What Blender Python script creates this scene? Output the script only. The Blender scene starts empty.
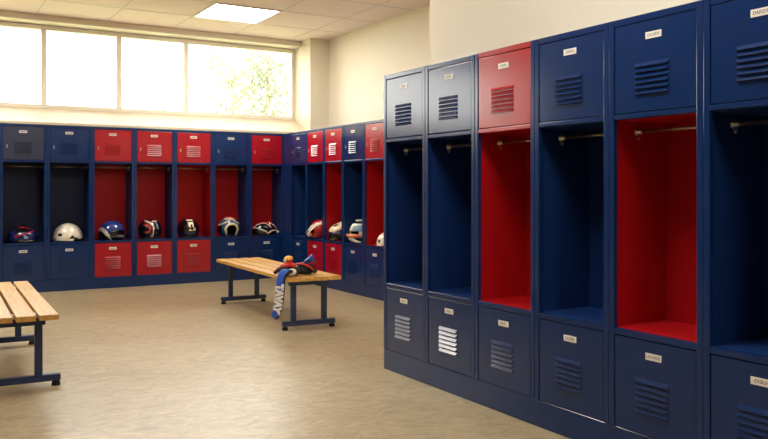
import bpy, bmesh, math, random
from mathutils import Vector, Matrix
random.seed(7)
COL = bpy.context.scene.collection
PI = math.pi

# ------------------------------------------------------------------ place
CZ = 1.1731; YAW = .537; FOC = 795.743; HOR = 189.02
XF, YF = 2.659, 4.4729          # near row: front plane, far end
YB, XB = 9.7576, .8517          # back row: front plane, left end
XS, YS = 4.2534, 9.5338         # side row: front plane, far end
W = .4881                       # one locker
PL = .132                       # plinth height
CEIL = 3.215
XW = 4.93                       # right wall
YWIN = 10.30
XL, YN = -7.6, -5.4             # left wall, wall behind the camera

# ------------------------------------------------------------------ materials
def srgb(r, g, b):
    f = lambda c: (c/255/12.92) if c/255 <= .04045 else ((c/255+.055)/1.055)**2.4
    return (f(r), f(g), f(b), 1)

def mat(name, col, rough=.5, metal=0, bump=0, bscale=200, var=0, vscale=6, spec=.5, coat=0):
    m = bpy.data.materials.new(name); m.use_nodes = True
    nt = m.node_tree; p = nt.nodes['Principled BSDF']
    p.inputs['Base Color'].default_value = col
    p.inputs['Roughness'].default_value = rough
    p.inputs['Metallic'].default_value = metal
    p.inputs['Specular IOR Level'].default_value = spec
    if coat: p.inputs['Coat Weight'].default_value = coat; p.inputs['Coat Roughness'].default_value = .08
    tc = nt.nodes.new('ShaderNodeTexCoord')
    if var:
        n = nt.nodes.new('ShaderNodeTexNoise'); n.inputs['Scale'].default_value = vscale
        n.inputs['Detail'].default_value = 4
        nt.links.new(tc.outputs['Object'], n.inputs['Vector'])
        mx = nt.nodes.new('ShaderNodeMix'); mx.data_type = 'RGBA'
        mx.inputs['A'].default_value = tuple(c*(1-var) for c in col[:3])+(1,)
        mx.inputs['B'].default_value = tuple(min(1, c*(1+var)) for c in col[:3])+(1,)
        nt.links.new(n.outputs['Fac'], mx.inputs['Factor'])
        nt.links.new(mx.outputs['Result'], p.inputs['Base Color'])
    if bump:
        n2 = nt.nodes.new('ShaderNodeTexNoise'); n2.inputs['Scale'].default_value = bscale
        nt.links.new(tc.outputs['Object'], n2.inputs['Vector'])
        b = nt.nodes.new('ShaderNodeBump'); b.inputs['Strength'].default_value = bump
        b.inputs['Distance'].default_value = .002
        nt.links.new(n2.outputs['Fac'], b.inputs['Height'])
        nt.links.new(b.outputs['Normal'], p.inputs['Normal'])
    return m

M = {}
M['navy'] = mat('navy_enamel', (.004, .027, .122, 1), .17, bump=.05, bscale=90, var=.12, vscale=3, spec=.42)
M['navy_in'] = mat('navy_liner', (.007, .031, .135, 1), .5, bump=.05, bscale=90, spec=.25)
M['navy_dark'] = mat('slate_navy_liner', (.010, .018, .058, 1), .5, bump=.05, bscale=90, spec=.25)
M['slate'] = mat('slate_navy_enamel', (.022, .028, .070, 1), .28, bump=.05, bscale=90, var=.15, vscale=4)
M['red'] = mat('red_enamel', (.39, .004, .015, 1), .22, bump=.05, bscale=90, var=.06, vscale=3, spec=.5)
M['red_in'] = mat('red_liner', (.43, .004, .008, 1), .5, bump=.05, bscale=90, spec=.25)
M['slot_shade'] = mat('louver_slot_shade', (.003, .004, .008, 1), .8)  # near-black colour paints the shade inside the louver slots
M['plate'] = mat('name_plate_plastic', (.86, .84, .78, 1), .4)
M['ink'] = mat('name_plate_ink', (.10, .085, .06, 1), .6)
M['steel'] = mat('brushed_steel', (.62, .57, .48, 1), .28, 1, bump=.1, bscale=120)
M['rod'] = mat('hanging_rail_metal', (.42, .33, .24, 1), .35, .9)
M['cream'] = mat('cream_wall_paint', (.86, .79, .64, 1), .75, bump=.15, bscale=60, var=.03, vscale=1.5)
M['trim'] = mat('ivory_trim_paint', (.82, .75, .62, 1), .55, bump=.05, bscale=60)
M['sill'] = mat('sill_paint', (.70, .60, .45, 1), .6, bump=.05, bscale=60)
M['frame'] = mat('window_frame_paint', (.80, .74, .62, 1), .5, bump=.03)
M['tile'] = mat('ceiling_tile', (.87, .73, .70, 1), .9, bump=.4, bscale=220, var=.05, vscale=3)
M['tbar'] = mat('ceiling_grid_bar', (.66, .55, .51, 1), .7)
M['leg'] = mat('bench_leg_enamel', (.014, .034, .105, 1), .38, bump=.05, bscale=90)
M['rubber'] = mat('black_rubber', (.008, .008, .009, 1), .7, bump=.1)
M['pale_block'] = mat('pale_gap_block', (.75, .70, .62, 1), .4)

def wood(name):
    m = mat(name, (.60, .33, .10, 1), .38, spec=.4)
    nt = m.node_tree; p = nt.nodes['Principled BSDF']
    tc = nt.nodes.new('ShaderNodeTexCoord'); mp = nt.nodes.new('ShaderNodeMapping')
    mp.inputs['Scale'].default_value = (26, 1.6, 26)
    n = nt.nodes.new('ShaderNodeTexNoise'); n.inputs['Scale'].default_value = 2.2; n.inputs['Detail'].default_value = 6
    n.inputs['Distortion'].default_value = .6
    r = nt.nodes.new('ShaderNodeValToRGB')
    r.color_ramp.elements[0].position = .3; r.color_ramp.elements[0].color = (.52, .25, .045, 1)
    r.color_ramp.elements[1].position = .72; r.color_ramp.elements[1].color = (.76, .46, .125, 1)
    nt.links.new(tc.outputs['Object'], mp.inputs['Vector']); nt.links.new(mp.outputs[0], n.inputs['Vector'])
    nt.links.new(n.outputs['Fac'], r.inputs['Fac']); nt.links.new(r.outputs['Color'], p.inputs['Base Color'])
    return m
M['wood'] = wood('varnished_pine')

def floor_mat():
    m = mat('tan_vinyl_floor', (.5, .4, .28, 1), .33, spec=.4)
    nt = m.node_tree; p = nt.nodes['Principled BSDF']; L = nt.links
    tc = nt.nodes.new('ShaderNodeTexCoord')
    def noise(scale, det, dist=0, rot=0, sc=(1, 1, 1)):
        mp = nt.nodes.new('ShaderNodeMapping'); mp.inputs['Scale'].default_value = sc; mp.inputs['Rotation'].default_value = (0, 0, rot)
        n = nt.nodes.new('ShaderNodeTexNoise'); n.inputs['Scale'].default_value = scale; n.inputs['Detail'].default_value = det
        n.inputs['Distortion'].default_value = dist
        L.new(tc.outputs['Object'], mp.inputs['Vector']); L.new(mp.outputs[0], n.inputs['Vector']); return n
    a = noise(5, 7, 2.4, .9, (1, 1.8, 1)); b = noise(.75, 4, .5); c = noise(34, 3, 2.2, .9, (1, 1.7, 1))
    r = nt.nodes.new('ShaderNodeValToRGB')
    r.color_ramp.elements[0].position = .30; r.color_ramp.elements[0].color = (.41, .325, .19, 1)
    r.color_ramp.elements[1].position = .72; r.color_ramp.elements[1].color = (.60, .51, .335, 1)
    L.new(a.outputs['Fac'], r.inputs['Fac'])
    r2 = nt.nodes.new('ShaderNodeValToRGB')
    r2.color_ramp.elements[0].position = .25; r2.color_ramp.elements[0].color = (.80, .74, .68, 1)
    r2.color_ramp.elements[1].position = .7; r2.color_ramp.elements[1].color = (1, 1, 1, 1)
    L.new(b.outputs['Fac'], r2.inputs['Fac'])
    r3 = nt.nodes.new('ShaderNodeValToRGB')
    r3.color_ramp.elements[0].position = .35; r3.color_ramp.elements[0].color = (.80, .78, .74, 1)
    r3.color_ramp.elements[1].position = .6; r3.color_ramp.elements[1].color = (1, 1, 1, 1)
    L.new(c.outputs['Fac'], r3.inputs['Fac'])
    x = nt.nodes.new('ShaderNodeMix'); x.data_type = 'RGBA'; x.blend_type = 'MULTIPLY'; x.inputs['Factor'].default_value = 1
    y = nt.nodes.new('ShaderNodeMix'); y.data_type = 'RGBA'; y.blend_type = 'MULTIPLY'; y.inputs['Factor'].default_value = .8
    L.new(r.outputs['Color'], x.inputs['A']); L.new(r2.outputs['Color'], x.inputs['B'])
    L.new(x.outputs['Result'], y.inputs['A']); L.new(r3.outputs['Color'], y.inputs['B'])
    L.new(y.outputs['Result'], p.inputs['Base Color'])
    bp = nt.nodes.new('ShaderNodeBump'); bp.inputs['Strength'].default_value = .12; bp.inputs['Distance'].default_value = .002
    L.new(c.outputs['Fac'], bp.inputs['Height']); L.new(bp.outputs['Normal'], p.inputs['Normal'])
    return m
M['floor'] = floor_mat()

def emit(name, col, s):
    m = bpy.data.materials.new(name); m.use_nodes = True; nt = m.node_tree; nt.nodes.clear()
    e = nt.nodes.new('ShaderNodeEmission'); e.inputs['Color'].default_value = col; e.inputs['Strength'].default_value = s
    o = nt.nodes.new('ShaderNodeOutputMaterial'); nt.links.new(e.outputs[0], o.inputs[0]); return m
LIGHT_S = 14.0
M['diffuser'] = emit('lit_diffuser', (1, .945, .87, 1), LIGHT_S)

def glass_mat():
    m = bpy.data.materials.new('window_glass'); m.use_nodes = True; nt = m.node_tree; nt.nodes.clear()
    t = nt.nodes.new('ShaderNodeBsdfTransparent'); g = nt.nodes.new('ShaderNodeBsdfGlossy'); g.inputs['Roughness'].default_value = .02
    t.inputs['Color'].default_value = (.97, .97, .95, 1)
    f = nt.nodes.new('ShaderNodeFresnel'); f.inputs['IOR'].default_value = 1.3
    x = nt.nodes.new('ShaderNodeMixShader'); o = nt.nodes.new('ShaderNodeOutputMaterial')
    nt.links.new(f.outputs[0], x.inputs[0]); nt.links.new(t.outputs[0], x.inputs[1]); nt.links.new(g.outputs[0], x.inputs[2])
    nt.links.new(x.outputs[0], o.inputs[0]); return m
M['glass'] = glass_mat()

def H(name, col, rough=.22, coat=.6): return mat(name, col, rough, coat=coat, var=.05, vscale=20)
M['h_navy'] = H('helmet_navy', (.010, .018, .11, 1)); M['h_blue'] = H('helmet_blue', (.020, .050, .26, 1), .15, 1)
M['h_red'] = H('helmet_red', (.45, .012, .018, 1)); M['h_white'] = H('helmet_white', (.82, .76, .64, 1), .3)
M['h_black'] = H('helmet_black', (.006, .006, .008, 1)); M['h_teal'] = H('helmet_slate_blue', (.045, .10, .18, 1))
M['h_cream'] = H('helmet_cream', (.80, .66, .42, 1), .35, .3); M['h_orange'] = H('helmet_orange', (.75, .18, .06, 1))
M['h_pink'] = H('helmet_pale_pink', (.80, .48, .40, 1)); M['h_lblue'] = H('helmet_pale_blue', (.25, .42, .62, 1))
M['pad'] = mat('black_helmet_padding', (.010, .010, .011, 1), .85, bump=.4, bscale=90)
M['visor'] = mat('dark_visor', (.004, .005, .008, 1), .08, coat=.8)
M['web'] = mat('black_webbing', (.012, .012, .014, 1), .8, bump=.5, bscale=300)
M['g_red'] = mat('red_leather', (.55, .012, .015, 1), .45, bump=.3, bscale=120)
M['g_black'] = mat('black_fabric', (.010, .009, .012, 1), .7, bump=.4, bscale=150)
M['g_yellow'] = mat('yellow_fabric', (.85, .45, .06, 1), .55, bump=.3, bscale=120)
M['g_cream'] = mat('cream_fabric', (.85, .72, .42, 1), .6, bump=.3, bscale=120)
M['g_blue'] = mat('blue_leather', (.02, .055, .36, 1), .35, bump=.2, bscale=120)
M['g_white'] = mat('white_fabric', (.85, .82, .78, 1), .6, bump=.2, bscale=120)
M['s_blue'] = mat('blue_knit', (.025, .115, .55, 1), .7, bump=.5, bscale=260, var=.1, vscale=30)
M['bark'] = mat('tree_bark', (.28, .22, .16, 1), .9, bump=.8, bscale=20)
M['grass'] = mat('lawn', (.30, .34, .15, 1), .9, bump=.5, bscale=30, var=.2)
def leaf_mat():
    m = bpy.data.materials.new('pale_green_leaves'); m.use_nodes = True; nt = m.node_tree; nt.nodes.clear()
    d = nt.nodes.new('ShaderNodeBsdfDiffuse'); t = nt.nodes.new('ShaderNodeBsdfTranslucent'); x = nt.nodes.new('ShaderNodeMixShader')
    tc = nt.nodes.new('ShaderNodeTexCoord'); n = nt.nodes.new('ShaderNodeTexNoise'); n.inputs['Scale'].default_value = 3
    r = nt.nodes.new('ShaderNodeValToRGB')
    r.color_ramp.elements[0].color = (.17, .20, .12, 1); r.color_ramp.elements[1].color = (.28, .31, .20, 1)
    nt.links.new(tc.outputs['Object'], n.inputs['Vector']); nt.links.new(n.outputs['Fac'], r.inputs['Fac'])
    nt.links.new(r.outputs['Color'], d.inputs['Color']); nt.links.new(r.outputs['Color'], t.inputs['Color'])
    x.inputs[0].default_value = .5
    o = nt.nodes.new('ShaderNodeOutputMaterial')
    nt.links.new(d.outputs[0], x.inputs[1]); nt.links.new(t.outputs[0], x.inputs[2]); nt.links.new(x.outputs[0], o.inputs[0]); return m
M['leaf'] = leaf_mat()

# ------------------------------------------------------------------ helpers
class MB:
    def __init__(s): s.bm = bmesh.new()
    def box(s, x0, x1, y0, y1, z0, z1, mi=0, bev=0, seg=1):
        v = [s.bm.verts.new(p) for p in ((x0,y0,z0),(x1,y0,z0),(x1,y1,z0),(x0,y1,z0),(x0,y0,z1),(x1,y0,z1),(x1,y1,z1),(x0,y1,z1))]
        fs = [s.bm.faces.new([v[i] for i in q]) for q in ((0,3,2,1),(4,5,6,7),(0,1,5,4),(1,2,6,5),(2,3,7,6),(3,0,4,7))]
        for f in fs: f.material_index = mi
        if bev:
            es = list({e for f in fs for e in f.edges})
            r = bmesh.ops.bevel(s.bm, geom=es, offset=bev, segments=seg, affect='EDGES', profile=.5)
            for f in r['faces']: f.material_index = mi
        return s
    def poly(s, pts, mi=0):
        f = s.bm.faces.new([s.bm.verts.new(p) for p in pts]); f.material_index = mi; return s
    def prism(s, prof, axis, a, b, mi=0):
        """extrude a 2-D profile along axis 0/1/2 from a to b"""
        def P(t, q):
            return {0: (t, q[0], q[1]), 1: (q[0], t, q[1]), 2: (q[0], q[1], t)}[axis]
        A = [s.bm.verts.new(P(a, q)) for q in prof]; B = [s.bm.verts.new(P(b, q)) for q in prof]
        n = len(prof); fs = [s.bm.faces.new(A), s.bm.faces.new(B[::-1])]
        for i in range(n): fs.append(s.bm.faces.new((A[i], B[i], B[(i+1) % n], A[(i+1) % n])))
        for f in fs: f.material_index = mi
        return s
    def tube(s, pts, r, mi=0, n=12, flat=None, caps=True, up=(0, 0, 1)):
        """r: one radius or one per point, each a number or an (a, b) pair"""
        pts = [Vector(p) for p in pts]; rings = []
        for i, p in enumerate(pts):
            t = (pts[min(i+1, len(pts)-1)]-pts[max(i-1, 0)]).normalized()
            u = Vector(up)
            if abs(t.dot(u)) > .95: u = Vector((0, 1, 0)) if abs(t.y) < .9 else Vector((1, 0, 0))
            x = t.cross(u).normalized(); y = x.cross(t)
            rr = r[i] if isinstance(r, list) else r
            a, b = rr if isinstance(rr, tuple) else (rr, rr)
            rings.append([s.bm.verts.new(p+x*a*math.cos(2*PI*k/n)+y*b*math.sin(2*PI*k/n)) for k in range(n)])
        for i in range(len(rings)-1):
            m_ = mi[i] if isinstance(mi, list) else mi
            for k in range(n):
                f = s.bm.faces.new((rings[i][k], rings[i][(k+1) % n], rings[i+1][(k+1) % n], rings[i+1][k])); f.material_index = m_
        if caps:
            f = s.bm.faces.new(rings[0][::-1]); f.material_index = mi[0] if isinstance(mi, list) else mi
            f = s.bm.faces.new(rings[-1]); f.material_index = mi[-1] if isinstance(mi, list) else mi
        return s
    def blob(s, c, R, mi=0, rot=None, nu=20, nv=12, e=1.0):
        c = Vector(c); rows = []
        for j in range(nv+1):
            el = -PI/2+PI*j/nv; row = []
            for i in range(nu):
                a = 2*PI*i/nu
                sg = lambda q: math.copysign(abs(q)**e, q)
                p = Vector((R[0]*sg(math.cos(el))*sg(math.cos(a)), R[1]*sg(math.cos(el))*sg(math.sin(a)), R[2]*sg(math.sin(el))))
                if rot is not None: p = rot @ p
                row.append(p+c)
            rows.append(row)
        V = [[s.bm.verts.new(q) for q in r] for r in rows[1:-1]]
        b = s.bm.verts.new(sum(rows[0], Vector())/nu); t = s.bm.verts.new(sum(rows[-1], Vector())/nu)
        for i in range(nu):
            k = (i+1) % nu
            fs = [s.bm.faces.new((b, V[0][k], V[0][i])), s.bm.faces.new((t, V[-1][i], V[-1][k]))]
            for j in range(len(V)-1): fs.append(s.bm.faces.new((V[j][i], V[j][k], V[j+1][k], V[j+1][i])))
            for f in fs: f.material_index = mi
        return s
    def dome(s, R, zc, e0, mfn=None, cut=None, bulge=None, nu=80, nv=36):
        """helmet shell: azimuth 0 is the front (-y), +az to +x"""
        V = []
        for j in range(nv):
            el = e0+(PI/2-e0)*j/nv
            row = []
            for i in range(nu):
                az = -PI+2*PI*i/nu
                k = bulge(az, el) if bulge else 1
                row.append(s.bm.verts.new((R[0]*k*math.cos(el)*math.sin(az), -R[1]*k*math.cos(el)*math.cos(az), zc+R[2]*k*math.sin(el))))
            V.append(row)
        top = s.bm.verts.new((0, 0, zc+R[2]*(bulge(0, PI/2) if bulge else 1)))
        for j in range(nv):
            for i in range(nu):
                k = (i+1) % nu
                az = -PI+2*PI*(i+.5)/nu; el = e0+(PI/2-e0)*(j+.5)/nv
                if cut and cut(az, el): continue
                f = s.bm.faces.new((V[j][i], V[j][k], V[j+1][k], V[j+1][i])) if j < nv-1 else s.bm.faces.new((V[j][i], V[j][k], top))
                f.material_index = mfn(az, el) if mfn else 0
        bmesh.ops.delete(s.bm, geom=[v for v in s.bm.verts if not v.link_faces], context='VERTS')
        return s
    def mesh(s, name, mats, smooth=False):
        bmesh.ops.recalc_face_normals(s.bm, faces=s.bm.faces)
        me = bpy.data.meshes.new(name); s.bm.to_mesh(me); s.bm.free()
        for m in mats: me.materials.append(M[m] if isinstance(m, str) else m)
        if smooth:
            for p in me.polygons: p.use_smooth = True
        return me
    def build(s, name, mats, parent=None, smooth=False, loc=(0, 0, 0), solid=0, sub=0):
        if isinstance(mats, str): mats = [mats]
        o = link(name, s.mesh(name, mats, smooth), parent, loc)
        if solid:
            q = o.modifiers.new('thickness', 'SOLIDIFY'); q.thickness = solid; q.offset = -1
        if sub:
            q = o.modifiers.new('smooth', 'SUBSURF'); q.levels = sub; q.render_levels = sub
        return o

def link(name, data, parent=None, loc=(0, 0, 0)):
    o = bpy.data.objects.new(name, data); COL.objects.link(o); o.location = loc
    if parent: o.parent = parent
    return o
def tag(o, label, cat, group=None, kind=None):
    if label: o['label'] = label
    if cat: o['category'] = cat
    if group: o['group'] = group
    if kind: o['kind'] = kind
    return o
def thing(name, label, cat, loc, rz=0, group=None):
    o = link(name, None, None, loc); o.rotation_euler = (0, 0, rz); return tag(o, label, cat, group)
def struct(name, mb, m, parent=None):
    o = mb.build(name, m, parent)
    if parent is None: o['kind'] = 'structure'
    return o
def text_mesh(body, size, ext=.0004, off=0):
    cu = bpy.data.curves.new('writing', 'FONT'); cu.body = body; cu.size = size; cu.align_x = 'CENTER'; cu.align_y = 'CENTER'; cu.extrude = ext; cu.offset = off
    o = bpy.data.objects.new('writing', cu); COL.objects.link(o)
    bpy.context.view_layer.update()
    me = bpy.data.meshes.new_from_object(o.evaluated_get(bpy.context.evaluated_depsgraph_get()))
    bpy.data.objects.remove(o); me.name = 'writing'; return me

# ------------------------------------------------------------------ room shell
struct('floor', MB().box(XL-.1, XW+.1, YN-.1, YWIN+.1, -.1, 0), 'floor')
struct('ceiling', MB().box(XL-.1, XW+.1, YN-.1, 10.08, CEIL, CEIL+.1), 'tile')
g = MB()
GX, GY, GM = 2.86, 8.42, .8
x = GX-14*GM
while x < XW:
    if x > XL: g.box(x-.006, x+.006, YN, 10.04, CEIL-.003, CEIL+.01)
    x += GM
y = GY-18*GM
while y < 10.0:
    if y > YN: g.box(XL, XW, y-.006, y+.006, CEIL-.003, CEIL+.01)
    y += GM
struct('trim_1', g, 'tbar')
# window wall: recess below the sill holds the back row, window above
XSR = 4.65
struct('wall_back', MB().box(XL-.1, XW+.1, YWIN, YWIN+.12, 0, 2.14).box(XL-.1, XW+.1, YWIN, YWIN+.12, 3.10, CEIL+.1)
       .box(XSR, XW+.1, YWIN, YWIN+.12, 2.14, 3.10).box(XL-.1, -3.4, YWIN, YWIN+.12, 2.14, 3.10)
       .box(XL-.1, XB-.005, 9.76, YWIN, 0, 1.908), 'cream')
struct('trim_2', MB().prism([(9.758, 1.908), (YWIN, 1.908), (YWIN, 2.142), (YWIN-.03, 2.142), (9.758, 1.935)], 0, XL, XSR), 'sill')          # sloped sill
struct('wall_pier', MB().box(XSR, XW, 9.76, YWIN, 0, CEIL), 'cream')
struct('trim_3', MB().box(XL, XSR, 10.04, YWIN, CEIL-.062, CEIL+.02, 0, .004).box(XL, XSR, 10.02, YWIN-.05, CEIL-.080, CEIL-.062, 0, .004), 'trim')   # head box above the glass
struct('wall_right', MB().box(XW, XW+.1, YN-.1, YWIN+.1, 0, CEIL+.1), 'cream')
FD = .37
XP = XF+FD+.006
struct('wall_partition', MB().box(XP, XW, YN, 4.49, 0, CEIL), 'cream')
struct('wall_left', MB().box(XL-.1, XL, YN-.1, YWIN+.1, 0, CEIL+.1), 'cream')
struct('wall_front', MB().box(XL-.1, XW+.1, YN-.1, YN, 0, CEIL+.1), 'cream')
# window: one strip with its frame, mullions and panes
win = link('window_1', None, None, (0, YWIN, 2.14)); win['kind'] = 'structure'
MUL = [-2.975, -2.105, -1.235, -.365, .505, 1.375, 2.249, 3.102]
MB().box(-3.4, XSR, -.05, .05, -.005, .045, 0, .004).box(-3.4, XSR, -.05, .05, .94, .99, 0, .004)\
    .box(-3.4, -3.35, -.05, .05, .045, .94, 0, .004).box(XSR-.05, XSR, -.05, .05, .045, .94, 0, .004).build('window_frame', 'frame', win)
for xm in MUL: MB().box(xm-.029, xm+.029, -.045, .045, .045, .94, 0, .004).build('mullion', 'frame', win)
ed = [-3.36]+MUL+[XSR-.04]
for a, b in zip(ed[:-1], ed[1:]): MB().box(a, b, -.004, .004, .04, .945).build('pane', 'glass', win)

# ------------------------------------------------------------------ outside
struct('ground_outside', MB().box(-30, 40, YWIN+.5, 60, -.35, -.3), 'grass')
def tree(x, y, h, spread, n, label, seed):
    rnd = random.Random(seed)
    t = thing('garden_tree', label, 'tree', (x, y, -.3), 0, 'trees outside the window')
    tr = MB(); ends = []
    tr.tube([(0, 0, 0), (.04, 0, h*.3), (-.03, .05, h*.6), (.05, 0, h*.97)], [.11, .085, .05, .012])
    for k in range(15):
        z = h*(.28+.62*k/15); a = k*2.4; l = spread*(1.05-.6*k/15)
        p = Vector((0, 0, z)); q = Vector((math.cos(a)*l*.55, math.sin(a)*l*.55, z+l*.35)); r = Vector((math.cos(a+.2)*l, math.sin(a+.2)*l, z+l*.55))
        tr.tube([p, q, r], [.03, .018, .006], n=6); ends += [q, r, (p+q)/2, (q+r)/2]
    ends.append(Vector((0, 0, h)))
    tr.build('trunk', 'bark', t, True)
    lf = MB()
    for k in range(n):
        c = rnd.choice(ends)+Vector((rnd.gauss(0, .24), rnd.gauss(0, .24), rnd.gauss(0, .20)))
        s_ = rnd.uniform(.035, .075)
        m3 = Matrix.Rotation(rnd.uniform(0, 6.3), 3, 'Z') @ Matrix.Rotation(rnd.uniform(-1.2, 1.2), 3, 'X')
        lf.poly([c+m3 @ Vector(v)*s_ for v in ((0, -1, 0), (.5, -.2, .1), (.35, .5, .05), (0, 1, -.1), (-.35, .5, .05), (-.5, -.2, .1))])
    o = lf.build('foliage', 'leaf', t); o['kind'] = 'stuff'
    return t
def at_px(px, Y):            # world X of a photo column at a given depth line
    a = (px-384)/FOC; c, s = math.cos(YAW), math.sin(YAW)
    return (a*c+s)/(-a*s+c)*Y
tree(at_px(268, 16.5), 16.5, 5.0, 1.15, 3600, 'slim pale green tree outside the right window pane, the taller one', 3)
tree(at_px(234, 21.0), 21.0, 5.5, 1.9, 4200, 'low spreading pale green tree outside the window, left of the slim tree', 5)

# ------------------------------------------------------------------ ceiling lights
def ceiling_light(x, y, label):
    t = thing('ceiling_light', label, 'ceiling light', (x, y, CEIL), 0, 'square ceiling light panels')
    a = .395
    MB().box(-a, a, -a, -a+.022, -.012, 0).box(-a, a, a-.022, a, -.012, 0).box(-a, -a+.022, -a+.022, a-.022, -.012, 0).box(a-.022, a, -a+.022, a-.022, -.012, 0).build('frame', 'trim', t)
    MB().box(-a+.022, a-.022, -a+.022, a-.022, -.008, -.002).build('diffuser', 'diffuser', t)
ceiling_light(GX+.4, GY+.4, 'square lit panel set in the ceiling near the window')
for lx, ly, lb in ((GX-2.8, GY+.4, 'added unseen ceiling light panel near the window, over the left side of the room'),
                   (GX-1.2, GY-2.8, 'added unseen ceiling light panel above the near end of the longer bench'),
                   (GX-1.2, GY-6.0, 'added unseen ceiling light panel in front of the middle of the near locker row'),
                   (GX-1.2, GY-9.2, 'added unseen ceiling light panel in front of the near end of the near row')):
    ceiling_light(lx, ly, lb)  # panels out of view, added to brighten the room

# ------------------------------------------------------------------ lockers
FR = .030                        # frame width on each side
cache = {}
def shared(key, fn):
    if key not in cache: cache[key] = fn()
    return cache[key]
def louver(mb, x0, x1, zt, h=.0165, p=.0112):
    n = 5; rows = []
    for k in range(n+1):
        t = k/n; y = -p*t; ins = .0085*t
        rows.append((x0+ins, x1-ins, y, zt-h*t))
    V = [(mb.bm.verts.new((a, y, z)), mb.bm.verts.new((b, y, z))) for a, b, y, z in rows]
    BL = mb.bm.verts.new((x0, 0, zt-h)); BR = mb.bm.verts.new((x1, 0, zt-h))
    for k in range(n): mb.bm.faces.new((V[k][0], V[k][1], V[k+1][1], V[k+1][0]))
    for k in range(n):
        mb.bm.faces.new((V[k][0], V[k+1][0], BL)); mb.bm.faces.new((V[k+1][1], V[k][1], BR))
    f = mb.bm.faces.new((V[n][0], V[n][1], BR, BL)); f.material_index = 1
def door_mesh(w, h, col, lz, nl, pitch, lx0=.112, lx1=.293):
    mb = MB().box(0, w, .0, .018, 0, h, 0, .0025, 2)
    for k in range(nl): louver(mb, lx0, lx1, lz-k*pitch)
    return mb.mesh('door', [col, 'slot_shade'])
def plate_mesh(): return MB().box(-.042, .042, -.0022, 0, -.0145, .0145, 0, .001).mesh('name_plate', ['plate'])
def smear_mesh():
    mb = MB()
    for k in range(6): mb.box(-.030+k*.0105, -.0225+k*.0105, -.0026, -.0021, -.006, .006)
    return mb.mesh('plate_marking', ['ink'])
ROT = {'back': 0, 'side': -PI/2, 'near': -PI/2}
LABELSZ = (.355, 1.695)
def locker(row, i, label, top, inside, low, side=None, text=None, latch=True, group=None, floorc=None):
    HT = 1.905 if row != 'near' else 1.913
    D = .40 if row != 'near' else FD
    if row == 'back': loc = (XB+(i+.5)*W, YB, PL)
    elif row == 'side': loc = (XS, YS-(i+.5)*W, PL)
    else: loc = (XF, YF-(i+.5)*W, PL)
    t = thing('locker', label, 'locker', loc, ROT[row], group)
    fr = 'red' if (row == 'near' and top == 'red') else 'navy'
    side = side or inside
    a, b = -W/2+.0006, W/2-.0006
    h = HT-PL                                            # local height
    z1, z2, z3, z4 = .405, .432, 1.349-.006, 1.373-.006  # low door top, cubby floor, cubby top, upper door bottom
    ztop = h-.029
    def carcass():
        mb = MB()
        for s in (-1, 1):                                # posts, sides
            x0, x1 = (a, a+FR) if s < 0 else (b-FR, b)
            mb.box(x0, x1, 0, .024, 0, h, 0, .003, 2)
            xs0, xs1 = (a, a+.010) if s < 0 else (b-.010, b)
            mb.box(xs0, xs1, .024, D, 0, h, 0)
        mb.box(a+.01, b-.01, D-.006, D, 0, h, 0)         # back sheet
        mb.box(a+.01, b-.01, .024, D-.006, h-.012, h, 0)  # top sheet
        mb.box(a+FR, b-FR, .001, .024, ztop, h, 1, .0025, 2)      # top rail
        mb.box(a+FR, b-FR, .001, .024, z3, z4, 1, .004, 2)        # rail under upper door
        mb.box(a+FR, b-FR, .001, .024, z1, z2, 0, .003, 2)        # lip of cubby floor
        mb.box(a+.01, b-.01, .020, D-.006, 0, .012, 0)            # bottom sheet
        mb.box(a+.01, b-.01, .030, D-.006, z3+.004, z3+.016, 0)   # sheet under upper box
        return mb.mesh('carcass', ['navy', fr])
    link('carcass', shared(('c', row, fr), carcass), t)
    def liner():
        mb = MB()
        mb.box(a+.0105, a+.0135, .0245, D-.0065, z2+.001, z3+.003, 1)
        mb.box(b-.0135, b-.0105, .0245, D-.0065, z2+.001, z3+.003, 1)
        mb.box(a+.0135, b-.0135, D-.010, D-.0065, z2+.001, z3+.003, 0)
        mb.box(a+.0135, b-.0135, .0245, D-.010, z3-.001, z3+.003, 1)
        mb.box(a+.0135, b-.0135, .0245, D-.010, z2-.006, z2+.001, 2)
        return mb.mesh('cubby_liner', [inside, side, floorc or side])
    link('cubby_liner', shared(('l', row, inside, side, floorc), liner), t)
    dw = W-2*FR-.0072
    # upper door
    du = ztop-z4-.006
    up = link('upper_door', shared(('du', row, top), lambda: door_mesh(dw, du, top, 1.708-PL-z4-.003, 6, .0232)), t, (a+FR+.003, .003, z4+.003))
    dl = z1-.007
    lo = link('lower_door', shared(('dl', row, low), lambda: door_mesh(dw, dl, low, .372-PL-.003, 6, .0252)), t, (a+FR+.003, .003, .003))
    pz = 1.818-PL-z4-.003; qz = .470-PL-.003
    for k, (d, z) in enumerate(((up, pz), (lo, qz))):
        p = link('name_plate', shared('plate', plate_mesh), d, (.212 if row == 'near' else .205, -.0002, z))
        # (writing is part of the plate's face)
        if row == 'near':
            tm = text_mesh(text[k], .0185); tm.materials.append(M['ink'])
        else: tm = shared('smear', smear_mesh)
        # join the lettering into the plate mesh
        bm = bmesh.new(); bm.from_mesh(p.data)
        b2 = bmesh.new(); b2.from_mesh(tm)
        if row == 'near':
            bmesh.ops.transform(b2, matrix=Matrix.Translation((0, -.0024, 0)) @ Matrix.Rotation(PI/2, 4, 'X'), verts=b2.verts)
        for f in b2.faces: f.material_index = 1
        tmp = bpy.data.meshes.new('tmp'); b2.to_mesh(tmp); b2.free(); bm.from_mesh(tmp); bpy.data.meshes.remove(tmp)
        me = bpy.data.meshes.new('name_plate'); bm.to_mesh(me); bm.free(); me.materials.append(M['plate']); me.materials.append(M['ink'])
        p.data = me
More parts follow.
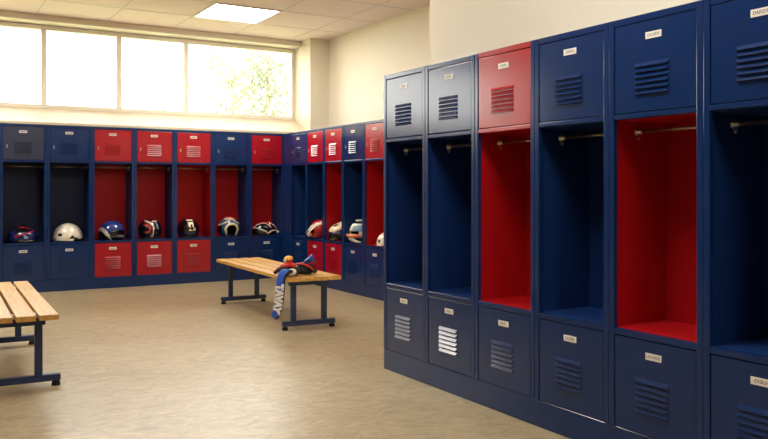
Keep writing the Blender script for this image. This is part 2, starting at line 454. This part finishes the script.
    if latch:
        def latch_mesh():
            mb = MB().box(-.006, .006, -.0035, 0, -.020, .020, 0, .002).box(-.0045, .0045, -.011, -.0035, -.012, .002, 0, .002)
            return mb.mesh('latch', ['steel'])
        link('latch', shared('latch', latch_mesh), up, (.040, 0, 1.648-PL-z4))
    if row != 'side':
        ym, zr = D*.45, 1.432-PL
        def rail_mesh(): return MB().tube([(a+.014, ym, zr), (b-.014, ym, zr)], .0085, n=14).mesh('hanging_rail', ['rod'], True)
        r = link('hanging_rail', shared(('r', row), rail_mesh), t)
        for sd, xx in ((1, a+.0138), (-1, b-.0138)):
            br = shared(('b', row, sd), lambda: MB().tube([(xx, ym, zr), (xx+sd*.006, ym, zr), (xx+sd*.0065, ym, zr), (xx+sd*.030, ym, zr)], [.021, .020, .0135, .012], n=18).mesh('rail_bracket', ['steel'], True))
            link('rail_bracket', br, r)
            hk = shared(('k', row, sd), lambda: MB().tube([(xx+sd*.018, ym, zr-.010), (xx+sd*.019, ym-.004, zr-.028), (xx+sd*.021, ym-.014, zr-.036), (xx+sd*.023, ym-.024, zr-.028)], .0048, n=8).mesh('coat_hook', ['steel'], True))
            link('coat_hook', hk, t)
    return t

gb, gs, gn = 'lockers along the window wall', 'lockers along the right wall', 'lockers in the large near row'
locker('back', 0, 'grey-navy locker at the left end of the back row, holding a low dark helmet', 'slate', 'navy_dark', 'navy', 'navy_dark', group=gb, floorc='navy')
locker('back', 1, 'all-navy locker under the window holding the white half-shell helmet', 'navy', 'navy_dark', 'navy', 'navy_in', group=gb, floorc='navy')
locker('back', 2, 'red-doored back row locker holding the shiny blue helmet with white crescent', 'red', 'red_in', 'red', 'navy_in', group=gb, floorc='navy')
locker('back', 3, 'red-doored back row locker holding the black helmet with pink and white bands', 'red', 'red_in', 'red', 'navy_in', group=gb, floorc='navy')
locker('back', 4, 'all-red back row locker holding the black helmet with white emblem', 'red', 'red_in', 'red', 'red_in', group=gb, floorc='navy')
locker('back', 5, 'back row locker with navy doors and red interior holding the blue open-face helmet', 'navy', 'red_in', 'navy', 'navy_in', group=gb, floorc='navy')
locker('back', 6, 'back row locker with red upper and navy lower door, next to the corner', 'red', 'red_in', 'navy', 'navy_in', group=gb, floorc='navy')
locker('side', 0, 'empty all-navy locker on the right wall, nearest the corner', 'navy', 'navy_in', 'navy', group=gs)
locker('side', 1, 'right wall locker with red doors and navy interior holding a red helmet', 'red', 'navy_in', 'red', group=gs)
locker('side', 2, 'all-red right wall locker holding the navy helmet with pale top', 'red', 'red_in', 'red', group=gs)
locker('side', 3, 'all-navy right wall locker holding the white and pale blue helmet', 'navy', 'navy_in', 'navy', group=gs)
locker('side', 4, 'right wall locker with red upper and navy lower door, partly hidden by the near row', 'red', 'red_in', 'navy', group=gs)
locker('near', 0, 'large navy locker at the far left end of the near row', 'navy', 'navy_in', 'navy', text=('DAKO', 'DIXE'), latch=False, group=gn)
locker('near', 1, 'large navy locker second in the near row, left of the red-doored one', 'navy', 'navy_in', 'navy', text=('KAXIE', 'EXOE'), latch=False, group=gn)
locker('near', 2, 'large near row locker with red upper door, red interior and navy lower door', 'red', 'red_in', 'navy', text=('UEXIN', 'EXTE'), latch=False, group=gn)
locker('near', 3, 'large navy locker in the near row between the two red interiors', 'navy', 'navy_in', 'navy', text=('DIXFU', 'EXXEN'), latch=False, group=gn)
locker('near', 4, 'large near row locker with navy doors and bright red interior', 'navy', 'red_in', 'navy', text=('DUXEX', 'LOUXUE'), latch=False, group=gn)
locker('near', 5, 'large navy locker at the right edge of the picture, end of the near row', 'navy', 'navy_in', 'navy', text=('DAKIDS', 'EXSIUI'), latch=False, group=gn)

def plinth(x0, x1, y0, y1, label):
    o = MB().box(x0, x1, y0, y1, 0, PL-.0005, 0, .002).build('locker_plinth', 'navy'); tag(o, label, 'plinth', 'locker plinths')
plinth(XB, 4.2525, YB+.003, YB+.40, 'long navy base under the lockers along the window wall')
plinth(XS+.003, XS+.40, YS-5*W, YB-.0005, 'navy base under the lockers along the right wall')
plinth(XF+.003, XF+FD, YF-6*W, YF, 'tall navy base under the large near row of lockers')
o = MB().box(XS+.001, XS+.03, YS+.001, YB-.001, PL, 1.905, 0, .002).build('corner_filler', 'navy')
tag(o, 'narrow navy filler panel closing the inside corner between the two far locker rows', 'filler panel')

# ------------------------------------------------------------------ benches
def bench(cx, cy, rz, L, span, sh, label, bar):
    t = thing('bench', label, 'bench', (cx, cy, 0), rz, 'slatted locker room benches')
    sw, gp, top, th = .104, .018, .445, .032
    xl = -(4*sw+3*gp)/2
    for k in range(4):
        x0 = xl+k*(sw+gp)
        m = shared(('slat', L), lambda: MB().box(0, sw, -L/2, L/2, 0, th, 0, .004, 2).mesh('slat', ['wood']))
        link('slat', m, t, (x0, 0, top-th))
    for s in (-1, 1):
        y = s*span/2+sh
        f = MB().box(-.178, .178, y-.02, y+.02, top-th-.045, top-th, 0, .003).box(-bar, bar, y-.022, y+.022, .030, .070, 0, .003)
        for q in (-1, 1): f.box(q*.14-.022, q*.14+.022, y-.018, y+.018, .070, top-th-.045, 0, .003)
        lg = f.build('leg_frame', 'leg', t)
        for q in (-1, 1):
            MB().tube([(q*(bar-.025), y, 0), (q*(bar-.025), y, .020), (q*(bar-.025), y, .031)], [.026, .024, .012], n=16).build('rubber_foot', 'rubber', lg)
        for k in range(3):
            xg = xl+(k+1)*sw+k*gp
            MB().box(xg+.003, xg+gp-.003, y-.02, y+.02, top-th, top-.008).build('slat_gap_block', 'pale_block', lg)  # small pale block in each gap between slats
    y0, y1 = -span/2+sh, span/2+sh
    MB().box(-.018, .018, y0+.021, y1-.021, top-th-.034, top-th-.006, 0, .003).build('stretcher', 'leg', t)
def R2(d): return math.radians(d)
bench(2.926, 6.97, R2(-2.5), 2.06, 1.72, -.02, 'longer slatted pine bench in mid-room with sports gear on it', .238)
bench(.537, 5.915, R2(-1.7), 1.93, 1.43, -.09, 'slatted pine bench cut off by the left edge', .262)

# ------------------------------------------------------------------ helmets
SH = PL+.4355      # cubby floor
def helm(name, label, pos, rz=0, cat='helmet', rx=0):
    t = thing(name, label, cat, pos, rz, 'helmets in the cubbies'); return t
def bpos(px, dy=.17, z=SH): Y = YB+dy; return (at_px(px, Y), Y, z)
band = lambda v, c, w: abs(v-c) < w

# 1 dark blue low helmet with red stripes and vents
t = helm('hockey_helmet', 'low dark blue helmet with red stripes, in the leftmost locker', bpos(23.0), R2(12))
def m1(az, el):
    x = math.cos(el)*math.sin(az); z = math.sin(el)
    if band(z, .46+.30*x, .04) and x > -.75: return 1
    if band(z, .86-.2*x, .03) and x > -.5: return 1
    if z > .56+.3*x and x > -.6: return 2
    if z > .6 and band(abs(x), .20, .07): return 2
    if band(z, .16-.1*x, .06) and abs(az+.12) < .13: return 3  # pale patch low on the front is a painted highlight
    return 0
MB().dome((.165, .155, .160), .03, -.12, m1, None, lambda az, el: 1+.05*math.sin(el*5)+.03*math.cos(2*az)).build('shell', ['h_navy', 'h_red', 'h_black', 'h_lblue'], t, True, solid=.008)
MB().dome((.148, .138, .135), .03, -.1).build('padding', 'pad', t, True)
MB().tube([(-.13, -.10, .012), (-.06, -.158, .016), (.06, -.158, .016), (.13, -.10, .012)], [(.012, .014)]*4, n=10).build('brow_rim', 'h_black', t, True)
MB().tube([(-.155, .0, .03), (-.12, -.05, .006), (0, -.075, .006), (.12, -.05, .006), (.155, 0, .03)], (.010, .003), n=8).build('chin_strap', 'web', t, True)

# 2 cream half shell
t = helm('skate_helmet', 'cream white half-shell helmet, in the second locker from the left', bpos(67.8), R2(4))
def c2(az, el):
    # triangular ear opening seen right of centre
    d = az-.10; return (-.02 < el < .26 and abs(d) < (.26-el)*1.0)
def m2(az, el):
    if el < -.06: return 1 if az > .15 or az < -2 else 0
    if band(el, .30, .09) and band(az, -.78, .14): return 1
    return 0
MB().dome((.170, .165, .178), .028, -.14, m2, c2, lambda az, el: 1-.03*math.cos(el)*abs(math.sin(az*2))).build('shell', ['h_white', 'h_black'], t, True, solid=.010)
MB().dome((.154, .149, .155), .028, -.13).build('padding', 'pad', t, True)
MB().tube([(.04, -.165, .03), (.10, -.145, .016), (.155, -.085, .022), (.172, 0, .03)], [(.010, .012)]*4, n=8).build('brow_rim', 'h_black', t, True)
MB().tube([(.05, -.17, .045), (.12, -.175, .010), (.20, -.12, .005), (.19, -.02, .03)], (.010, .003), n=8).build('chin_strap', 'web', t, True)

# 3 shiny blue full-face helmet with white crescent, visor right
t = helm('motocross_helmet', 'shiny blue helmet with a white crescent on its left side', bpos(111.5), R2(20))
def c3(az, el): return -.30 < el < .22 and -.55 < az < 1.0
def m3(az, el):
    x = math.cos(el)*math.sin(az); z = math.sin(el)
    if math.cos(az) > -.3 and -.58 < z < .45:
        u = (.45-z)/1.03
        if abs(x-(-.93+.46*u*u)) < .03+.075*math.sin(PI*min(1, u*1.02)): return 1
    if el < .02: return 2
    return 0
MB().dome((.150, .160, .145), .085, -.62, m3, c3).build('shell', ['h_blue', 'h_white', 'h_black'], t, True, solid=.012)
MB().dome((.136, .146, .13), .085, -.55, None, lambda az, el: -.26 < el < .18 and -.5 < az < .95).build('padding', 'pad', t, True)
MB().dome((.146, .158, .14), .084, -.34, None, lambda az, el: not (-.32 < el < .26 and -.6 < az < 1.05)).build('visor', 'visor', t, True, solid=.004)
MB().tube([(-.02, -.150, .045), (.06, -.172, .035), (.125, -.135, .04)], [(.018, .022)]*3, n=12).build('chin_bar', 'h_black', t, True)

# 4 black helmet with pink/white curved bands
t = helm('full_face_helmet', 'round black helmet with pale pink and blue curved bands', bpos(149.8), R2(0))
def m4(az, el):
    x = math.cos(el)*math.sin(az); z = math.sin(el)*.9; f = math.cos(el)*math.cos(az)
    if f > -.1:
        r = math.hypot(x+.62, z-.02)
        if band(r, .72, .075) and x > -.5 and z > -.55: return 1
        if band(math.hypot(x+.52, z-.16), .30, .07) and x > -.68: return 2
        if band(x, .38+.22*(.5-z), .055) and -.2 < z < .72: return 3
        if band(z, .70, .06) and 0 < x < .5: return 1
    return 0
MB().dome((.143, .150, .142), .100, -.72, m4, None).build('shell', ['h_black', 'h_pink', 'h_red', 'h_lblue'], t, True, solid=.012)
MB().dome((.128, .134, .125), .100, -.66).build('padding', 'pad', t, True)
MB().dome((.146, .154, .12), .090, -.4, None, lambda az, el: not (-.32 < el < .20 and .05 < az < .62)).build('visor', 'visor', t, True, solid=.004)
MB().tube([(-.10, -.105, .012), (0, -.135, .010), (.10, -.105, .012)], [(.012, .010)]*3, n=10).build('neck_rim', 'rubber', t, True)

# 5 black helmet with pale emblem
t = helm('full_shell_helmet', 'black helmet with a cream blotchy emblem on its front', bpos(188.2), R2(0))
def m5(az, el):
    x = math.cos(el)*math.sin(az); z = math.sin(el); f = math.cos(el)*math.cos(az)
    if f > 0:
        if abs(x+.04) < .25 and .20 < z < .66 and not (band(x, .0, .06) and z < .44) and not (x < -.20 and z < .36): return 1
        if -.34 < x < .22 and band(z, .82, .07): return 2 if band(x, .0, .05) else 1
        if -.24 < x < -.06 and band(z, -.02+.3*(x+.15), .09): return 1
        if band(x, .28, .10) and band(z, .04, .11): return 2
        if -.05 < x < .14 and band(z, -.06, .05): return 1
    if z < -.28: return 3
    return 0
MB().dome((.140, .150, .140), .098, -.74, m5, None, lambda az, el: 1+.02*math.cos(4*az)*max(0, -el)).build('shell', ['h_black', 'h_cream', 'h_pink', 'h_navy'], t, True, solid=.012)
MB().dome((.126, .134, .124), .098, -.68).build('padding', 'pad', t, True)
MB().dome((.145, .155, .138), .098, -.7, None, lambda az, el: not (-.66 < el < -.42 and abs(az) < 1.2)).build('chin_vent', 'h_black', t, True, solid=.004)
MB().tube([(-.12, -.09, .010), (-.06, -.12, .010), (.06, -.12, .010), (.12, -.09, .010)], [(.011, .009)]*4, n=10).build('neck_rim', 'rubber', t, True)

# 6 open-face helmet with cream horseshoe trim
t = helm('open_face_helmet', 'slate blue open-face helmet with cream horseshoe trim around the face opening', bpos(228.8), R2(-2))
def horse(az, el):                      # signed shape of the face opening
    x = math.cos(el)*math.sin(az); z = math.sin(el)
    if math.cos(az) <= 0: return 9
    return math.hypot(x/.50, (z+.12)/.46) if z > -.12 else abs(x)/(.50+.25*(z+.12))
def m6(az, el):
    h_ = horse(az, el); x = math.cos(el)*math.sin(az); z = math.sin(el)
    if h_ < 1.34: return 1
    if math.cos(az) > 0 and band(z, .84-.55*abs(x), .045): return 1
    if math.cos(az) > 0 and z > .78 and abs(x) < .5: return 2
    if math.cos(az) > 0 and abs(x) > .84 and z < .3: return 3
    return 0
MB().dome((.145, .155, .142), .098, -.74, m6, lambda az, el: horse(az, el) < 1.0, nu=110, nv=48).build('shell', ['h_teal', 'h_cream', 'h_pink', 'h_black'], t, True, solid=.014)
MB().dome((.128, .136, .125), .098, -.70, None, lambda az, el: horse(az, el) < .85).build('padding', 'pad', t, True)
MB().tube([(-.115, -.04, .02), (-.06, -.10, .008), (.06, -.10, .008), (.115, -.04, .02)], (.010, .003), n=8).build('chin_strap', 'web', t, True)

# 7 bicycle helmet: black vents between pale ribs, lying tilted
t = helm('bicycle_helmet', 'vented black bicycle helmet with pale pink ribs, beside the corner', bpos(264.0), R2(0))
MB().dome((.165, .125, .130), .030, -.15, lambda az, el: 1 if (math.sin(el) > .9) else 0, None, lambda az, el: 1-.05*math.cos(3*az)).build('shell', ['h_black', 'h_red'], t, True, solid=.010)
MB().dome((.148, .110, .112), .030, -.13).build('padding', 'pad', t, True)
def rib(pts, r, m='h_pink'): MB().tube(pts, [(r, r*.7)]*len(pts), n=10).build('rib', m, t, True)
rib([(-.165, -.035, .095), (-.10, -.115, .080), (-.03, -.135, .050), (0, -.130, .015)], .013, 'h_white')
rib([(-.165, -.035, .095), (-.11, -.045, .138), (-.02, -.055, .155), (.03, -.085, .13), (.055, -.115, .095)], .010)
rib([(0, -.130, .018), (.06, -.125, .055), (.13, -.085, .060), (.168, -.03, .065)], .013)
rib([(.168, -.03, .060), (.13, -.055, .115), (.07, -.03, .155)], .009)
rib([(.045, -.095, .12), (.05, -.06, .165), (.04, -.03, .165)], .008, 'h_white')
MB().blob((.165, -.06, .035), (.026, .03, .020), 0).build('rear_cap', 'h_white', t, True)
MB().tube([(-.14, -.06, .03), (-.09, -.125, .006), (.0, -.14, .006), (.10, -.10, .006), (.14, -.04, .03)], (.009, .003), n=8).build('chin_strap', 'web', t, True)

# right wall row: positions from photo columns on the plane of the cubby
def spos(px, dx=.15, z=SH):
    X = XS+dx; a = (px-384)/FOC; c, s = math.cos(YAW), math.sin(YAW)
    return (X, X*(-a*s+c)/(a*c+s), z)
AW = -PI/2+.35        # facing the room, turned a little to the near end
def sloc(i, dy, dx): return (XS+dx, YS-(i+.5)*W+dy, SH)
# 8 red full-face helmet with white peak
t = helm('motocross_helmet', 'red helmet with white striped peak, on the right wall row near the corner', sloc(1, .07, .12), AW-.4)
def m8(az, el):
    x = math.cos(el)*math.sin(az); z = math.sin(el)
    if -.5 < az < 1.35 and band(z, .30+.33*az, .15): return 1
    if el < -.35 and abs(az) < .8: return 2
    return 0
MB().dome((.120, .150, .135), .095, -.74, m8, lambda az, el: -.22 < el < .24 and abs(az+.1) < .72).build('shell', ['h_red', 'h_white', 'h_red'], t, True, solid=.012)
MB().dome((.105, .134, .118), .095, -.70, None, lambda az, el: -.16 < el < .18 and abs(az+.1) < .6).build('padding', 'pad', t, True)
p8 = MB(); rows = []
for j in range(6):
    y = -.085-.019*j; w_ = .085-.007*j
    rows.append([(w_*(2*k/8-1), y, 0.196-.019*j-.030*(2*k/8-1)**2) for k in range(9)])
for j in range(5):
    for k in range(8): p8.poly([rows[j][k], rows[j][k+1], rows[j+1][k+1], rows[j+1][k]], 0 if k not in (2, 5) else 1)
bmesh.ops.remove_doubles(p8.bm, verts=p8.bm.verts, dist=.0005)
p8.build('peak', ['h_white', 'h_lblue'], t, True, solid=.006)
MB().blob((0, -.155, .05), (.055, .030, .032), 0).build('chin_bar', 'h_pink', t, True)
MB().tube([(0, .02, .228), (0, .09, .215), (0, .145, .15)], [(.020, .008), (.022, .010), (.012, .008)], n=10).build('crest', 'h_red', t, True)

# 9 navy helmet with pale swept top
t = helm('skate_helmet', 'black and navy helmet with pale swept-back top, on the right wall row', sloc(2, .06, .13), AW-.2)
MB().dome((.140, .150, .150), .045, -.3, lambda az, el: 1 if el > .25 else 0, None).build('shell', ['h_black', 'h_navy'], t, True, solid=.010)
MB().dome((.124, .134, .13), .045, -.28).build('padding', 'pad', t, True)
MB().blob((0, .0, .150), (.108, .150, .052), 0, Matrix.Rotation(.38, 3, 'X'), e=.85).build('top_cap', 'h_cream', t, True)
MB().tube([(0, .06, .215), (0, .12, .222), (0, .165, .205)], [(.020, .012), (.016, .010), (.004, .004)], n=8).build('spoiler', 'h_cream', t, True)
MB().tube([(-.12, -.08, .012), (0, -.15, .012), (.12, -.08, .012)], [(.012, .010)]*3, n=10).build('brow_rim', 'h_black', t, True)

# 10 white/pale blue helmet with orange band on chin bar
t = helm('motocross_helmet', 'white and pale blue helmet with a pink and orange chin bar, on the right wall', sloc(3, .03, .11), AW)
def m10(az, el):
    z = math.sin(el)
    if z > .74: return 1
    if -.1 < az < 1.0 and .02 < el < .6: return 2
    return 0
MB().dome((.112, .125, .112), .135, -.8, m10, lambda az, el: -.35 < el < -.02 and abs(az) < .65).build('shell', ['h_white', 'h_black', 'h_lblue'], t, True, solid=.010)
MB().dome((.10, .11, .098), .135, -.76, None, lambda az, el: -.28 < el < -.06 and abs(az) < .55).build('padding', 'pad', t, True)
MB().tube([(-.125, -.02, .085), (-.10, -.11, .085), (0, -.165, .08), (.10, -.11, .085), (.125, -.02, .085)], [(.018, .020)]*5, [0, 1, 1, 0], n=12).build('chin_bar', ['h_pink', 'h_orange'], t, True)
MB().tube([(-.10, -.06, .045), (0, -.11, .03), (.06, -.115, .018), (.10, -.10, .014)], [(.020, .018), (.022, .018), (.02, .014), (.014, .012)], n=10).build('chin_guard', 'h_white', t, True)
MB().blob((0, .0, .248), (.05, .06, .016), 0).build('top_vent', 'h_white', t, True)

# 11 white helmet mostly hidden by the near row
t = helm('skate_helmet', 'pale pink and white helmet mostly hidden behind the end of the near row', sloc(4, -.08, .12), AW)
MB().dome((.120, .130, .125), .03, -.2, lambda az, el: 1 if el > .75 else 0, lambda az, el: .05 < el < .35 and abs(az+.3) < .2).build('shell', ['h_white', 'h_pink'], t, True, solid=.010)
MB().dome((.105, .115, .105), .03, -.15).build('padding', 'pad', t, True)
MB().tube([(-.10, -.075, .012), (0, -.132, .012), (.10, -.075, .012)], [(.011, .010)]*3, n=10).build('brow_rim', 'h_pink', t, True)

# ------------------------------------------------------------------ gear on the bench
Zb = .445
U = Vector((math.cos(YAW), -math.sin(YAW), 0)); Wd = Vector((math.sin(YAW), math.cos(YAW), 0))
def frame_thing(name, label, cat, px, Y, z=Zb):
    t = thing(name, label, cat, (at_px(px, Y), Y, z), -YAW); return t       # local x right, y away, z up
t = frame_thing('padded_glove', 'red and black padded sports glove with yellow cuff, on the bench', 'glove', 289.5, 6.14)
gl = MB()
gl.blob((-.015, .01, .050), (.075, .070, .045), 0, e=.8)
gl.blob((.03, .02, .04), (.06, .06, .038), 0, e=.8)
gl.build('palm', 'g_black', t, True)
for k, (y, zz, l) in enumerate(((-.060, 0, .115), (-.022, .006, .130), (.016, .006, .125), (.050, 0, .105))):
    f = MB().tube([(-.02, y, .068+zz), (-.055, y, .066+zz), (-.06, y, .066+zz), (-.09, y, .050+zz), (-.095, y, .048+zz), (-l, y, .026)], [.017, .022, .016, .020, .015, .013], n=12)
    f.build('finger', 'g_black' if k == 0 else 'g_red', t, True)
MB().blob((-.028, -.005, .088), (.055, .062, .022), 0, Matrix.Rotation(-.25, 3, 'Y'), e=.7).blob((.022, .0, .088), (.032, .05, .020), 0, Matrix.Rotation(.25, 3, 'Y'), e=.7).build('back_pad', 'g_red', t, True)
MB().tube([(-.004, .01, .092), (-.006, .012, .108), (-.008, .014, .132), (-.010, .016, .158), (-.010, .016, .166)], [(.020, .024), (.026, .032), (.036, .042), (.034, .038), (.014, .016)], [0, 0, 1, 1], n=18).build('cuff', ['g_red', 'g_yellow'], t, True)
MB().tube([(-.031, -.022, .112), (-.036, -.024, .135), (-.022, -.022, .157)], [(.012, .010), (.014, .012), (.008, .006)], n=10).build('cuff_lining', 'g_cream', t, True)
MB().tube([(-.01, -.07, .05), (-.05, -.088, .036), (-.075, -.085, .022)], [.016, .019, .012], n=12).build('thumb', 'g_black', t, True)
MB().blob((.030, -.074, .040), (.036, .020, .028), 0, e=.8).build('wrist_patch', 'g_white', t, True)
MB().tube([(-.075, -.07, .030), (-.045, -.075, .052), (-.012, -.072, .062)], [(.006, .004), (.008, .004), (.006, .004)], n=8).build('piping_and_glint', 'g_white', t, True)

t = frame_thing('padded_glove', 'black padded sports glove with flared blue cuff, on the bench', 'glove', 305.0, 6.20)
gl = MB()
gl.blob((.0, .0, .046), (.078, .066, .048), 0, e=.85)
gl.build('palm', 'g_black', t, True)
for y, l in ((-.048, .075), (-.014, .085), (.020, .085), (.050, .07)):
    MB().tube([(.03, y, .052), (.06, y, .046), (.065, y, .044), (l+.015, y, .018)], [.016, .019, .015, .012], n=12).build('finger', 'g_black', t, True)
MB().tube([(-.075, -.03, .088), (-.035, -.045, .094), (.01, -.055, .084), (.05, -.058, .062), (.078, -.055, .036)], [(.012, .008), (.018, .009), (.019, .009), (.016, .008), (.008, .005)], n=10).build('back_pad', 'g_red', t, True)
MB().tube([(-.045, -.0, .072), (.0, 0, .100), (.04, 0, .122), (.072, 0, .138), (.075, 0, .139)], [(.012, .010), (.018, .015), (.030, .026), (.042, .036), (.036, .030)], n=18).build('cuff', 'g_blue', t, True)
MB().tube([(-.040, -.012, .082), (.0, -.018, .112), (.038, -.028, .140)], [(.004, .004), (.006, .004), (.007, .004)], n=8).build('piping_and_glint', 'h_lblue', t, True)  # pale strip modelled as the highlight along the blue cuff
MB().tube([(-.03, -.05, .045), (-.005, -.075, .035), (.03, -.072, .018)], [.015, .017, .011], n=12).build('thumb', 'g_black', t, True)

# scarf hanging over the left edge, lettering along its length
def scarf():
    t = thing('scarf', 'blue scarf with white lettering hanging over the edge of the longer bench', 'scarf', (2.60, 6.05, .11))
    o = Vector((2.60, 6.05, .11))
    P = [(2.682, 6.026, .494), (2.664, 6.016, .502), (2.638, 6.008, .498), (2.608, 6.006, .474), (2.594, 6.002, .425), (2.590, 6.003, .36), (2.587, 6.006, .30), (2.581, 6.010, .24), (2.571, 6.016, .185), (2.554, 6.025, .145), (2.539, 6.032, .128)]
    P = [Vector(p)-o for p in P]
    # refine
    Q = []
    for i in range(len(P)-1):
        p0, p1, p2, p3 = P[max(i-1, 0)], P[i], P[i+1], P[min(i+2, len(P)-1)]
        for k in range(5):
            u = k/5
            Q.append(.5*((2*p1)+(p2-p0)*u+(2*p0-5*p1+4*p2-p3)*u*u+(3*p1-p0-3*p2+p3)*u**3))
    Q.append(P[-1])
    hw, th = .034, .009
    fr = []
    for i, p in enumerate(Q):
        tg = (Q[min(i+1, len(Q)-1)]-Q[max(i-1, 0)]).normalized()
        side = U-tg*U.dot(tg); side.normalize(); nrm = tg.cross(side)      # nrm towards the viewer side
        if nrm.dot(-Wd) < 0 and nrm.z < 0: nrm = -nrm
        fr.append((p, side, nrm))
    mb = MB(); rings = []
    for i, (p, s, n) in enumerate(fr):
        k = min(1, .55+.45*((len(Q)-1-i)/3)) if i > len(Q)-4 else 1
        rings.append([mb.bm.verts.new(p+s*a*hw*k+n*b*th) for a, b in ((-.92, 1), (-.4, 1.15), (.3, 1.15), (.72, 1), (1, .2), (1.05, -1.6), (.3, -2.2), (-.8, -1), (-1, .1))])
    n_ = 9
    for i in range(len(rings)-1):
        for k in range(n_):
            f = mb.bm.faces.new((rings[i][k], rings[i][(k+1) % n_], rings[i+1][(k+1) % n_], rings[i+1][k]))
            f.material_index = 0 if k in (0, 1, 2, 8) else 1
            if i < 9 and k in (0, 1): f.material_index = 2 if k == 0 else 0
    for r in (rings[0], rings[-1]): mb.bm.faces.new(r)
    b = mb.build('body', ['s_blue', 'g_black', 'g_white'], t, True)
    # lettering: map flat text (x along the length) onto the strip
    ln = [0]
    for i in range(len(Q)-1): ln.append(ln[-1]+(Q[i+1]-Q[i]).length)
    me = text_mesh('TAVAY', .084, 0, .0075)
    xs = [v.co.x for v in me.vertices]; x0, x1 = min(xs), max(xs)
    L0, L1 = ln[-1]-.285, ln[-1]-.035
    bm = bmesh.new(); bm.from_mesh(me)
    bmesh.ops.subdivide_edges(bm, edges=bm.edges, cuts=2)
    for v in bm.verts:
        l = L0+(v.co.x-x0)/(x1-x0)*(L1-L0); w = v.co.y
        i = max(k for k in range(len(ln)-1) if ln[k] <= l); u = (l-ln[i])/(ln[i+1]-ln[i])
        p = Q[i].lerp(Q[i+1], u); s = fr[i][1].lerp(fr[i+1][1], u); n = fr[i][2].lerp(fr[i+1][2], u)
        v.co = p+s*(w*.95-.006)+n*(th*1.15+.0022)
    me2 = bpy.data.meshes.new('lettering'); bm.to_mesh(me2); bm.free(); me2.materials.append(M['g_white'])
    lo = link('lettering', me2, t)
    q = lo.modifiers.new('thickness', 'SOLIDIFY'); q.thickness = .002; q.offset = 0
scarf()

# ------------------------------------------------------------------ light, camera, look
w = bpy.data.worlds.new('overcast_sky'); bpy.context.scene.world = w; w.use_nodes = True
nt = w.node_tree; bg = nt.nodes['Background']; bg.inputs['Color'].default_value = (1, .97, .915, 1); bg.inputs['Strength'].default_value = 6.5
cam = bpy.data.cameras.new('camera'); co = bpy.data.objects.new('camera', cam); COL.objects.link(co)
co.location = (0, 0, CZ); co.rotation_euler = (PI/2, 0, -YAW)
cam.sensor_width = 36; cam.lens = FOC*36/768; cam.shift_y = (HOR-219.5)/768; cam.clip_start = .05
bpy.context.scene.camera = co
vs = bpy.context.scene.view_settings
vs.view_transform = 'Standard'; vs.look = 'None'; vs.gamma = 1; vs.exposure = .92; vs.use_curve_mapping = False
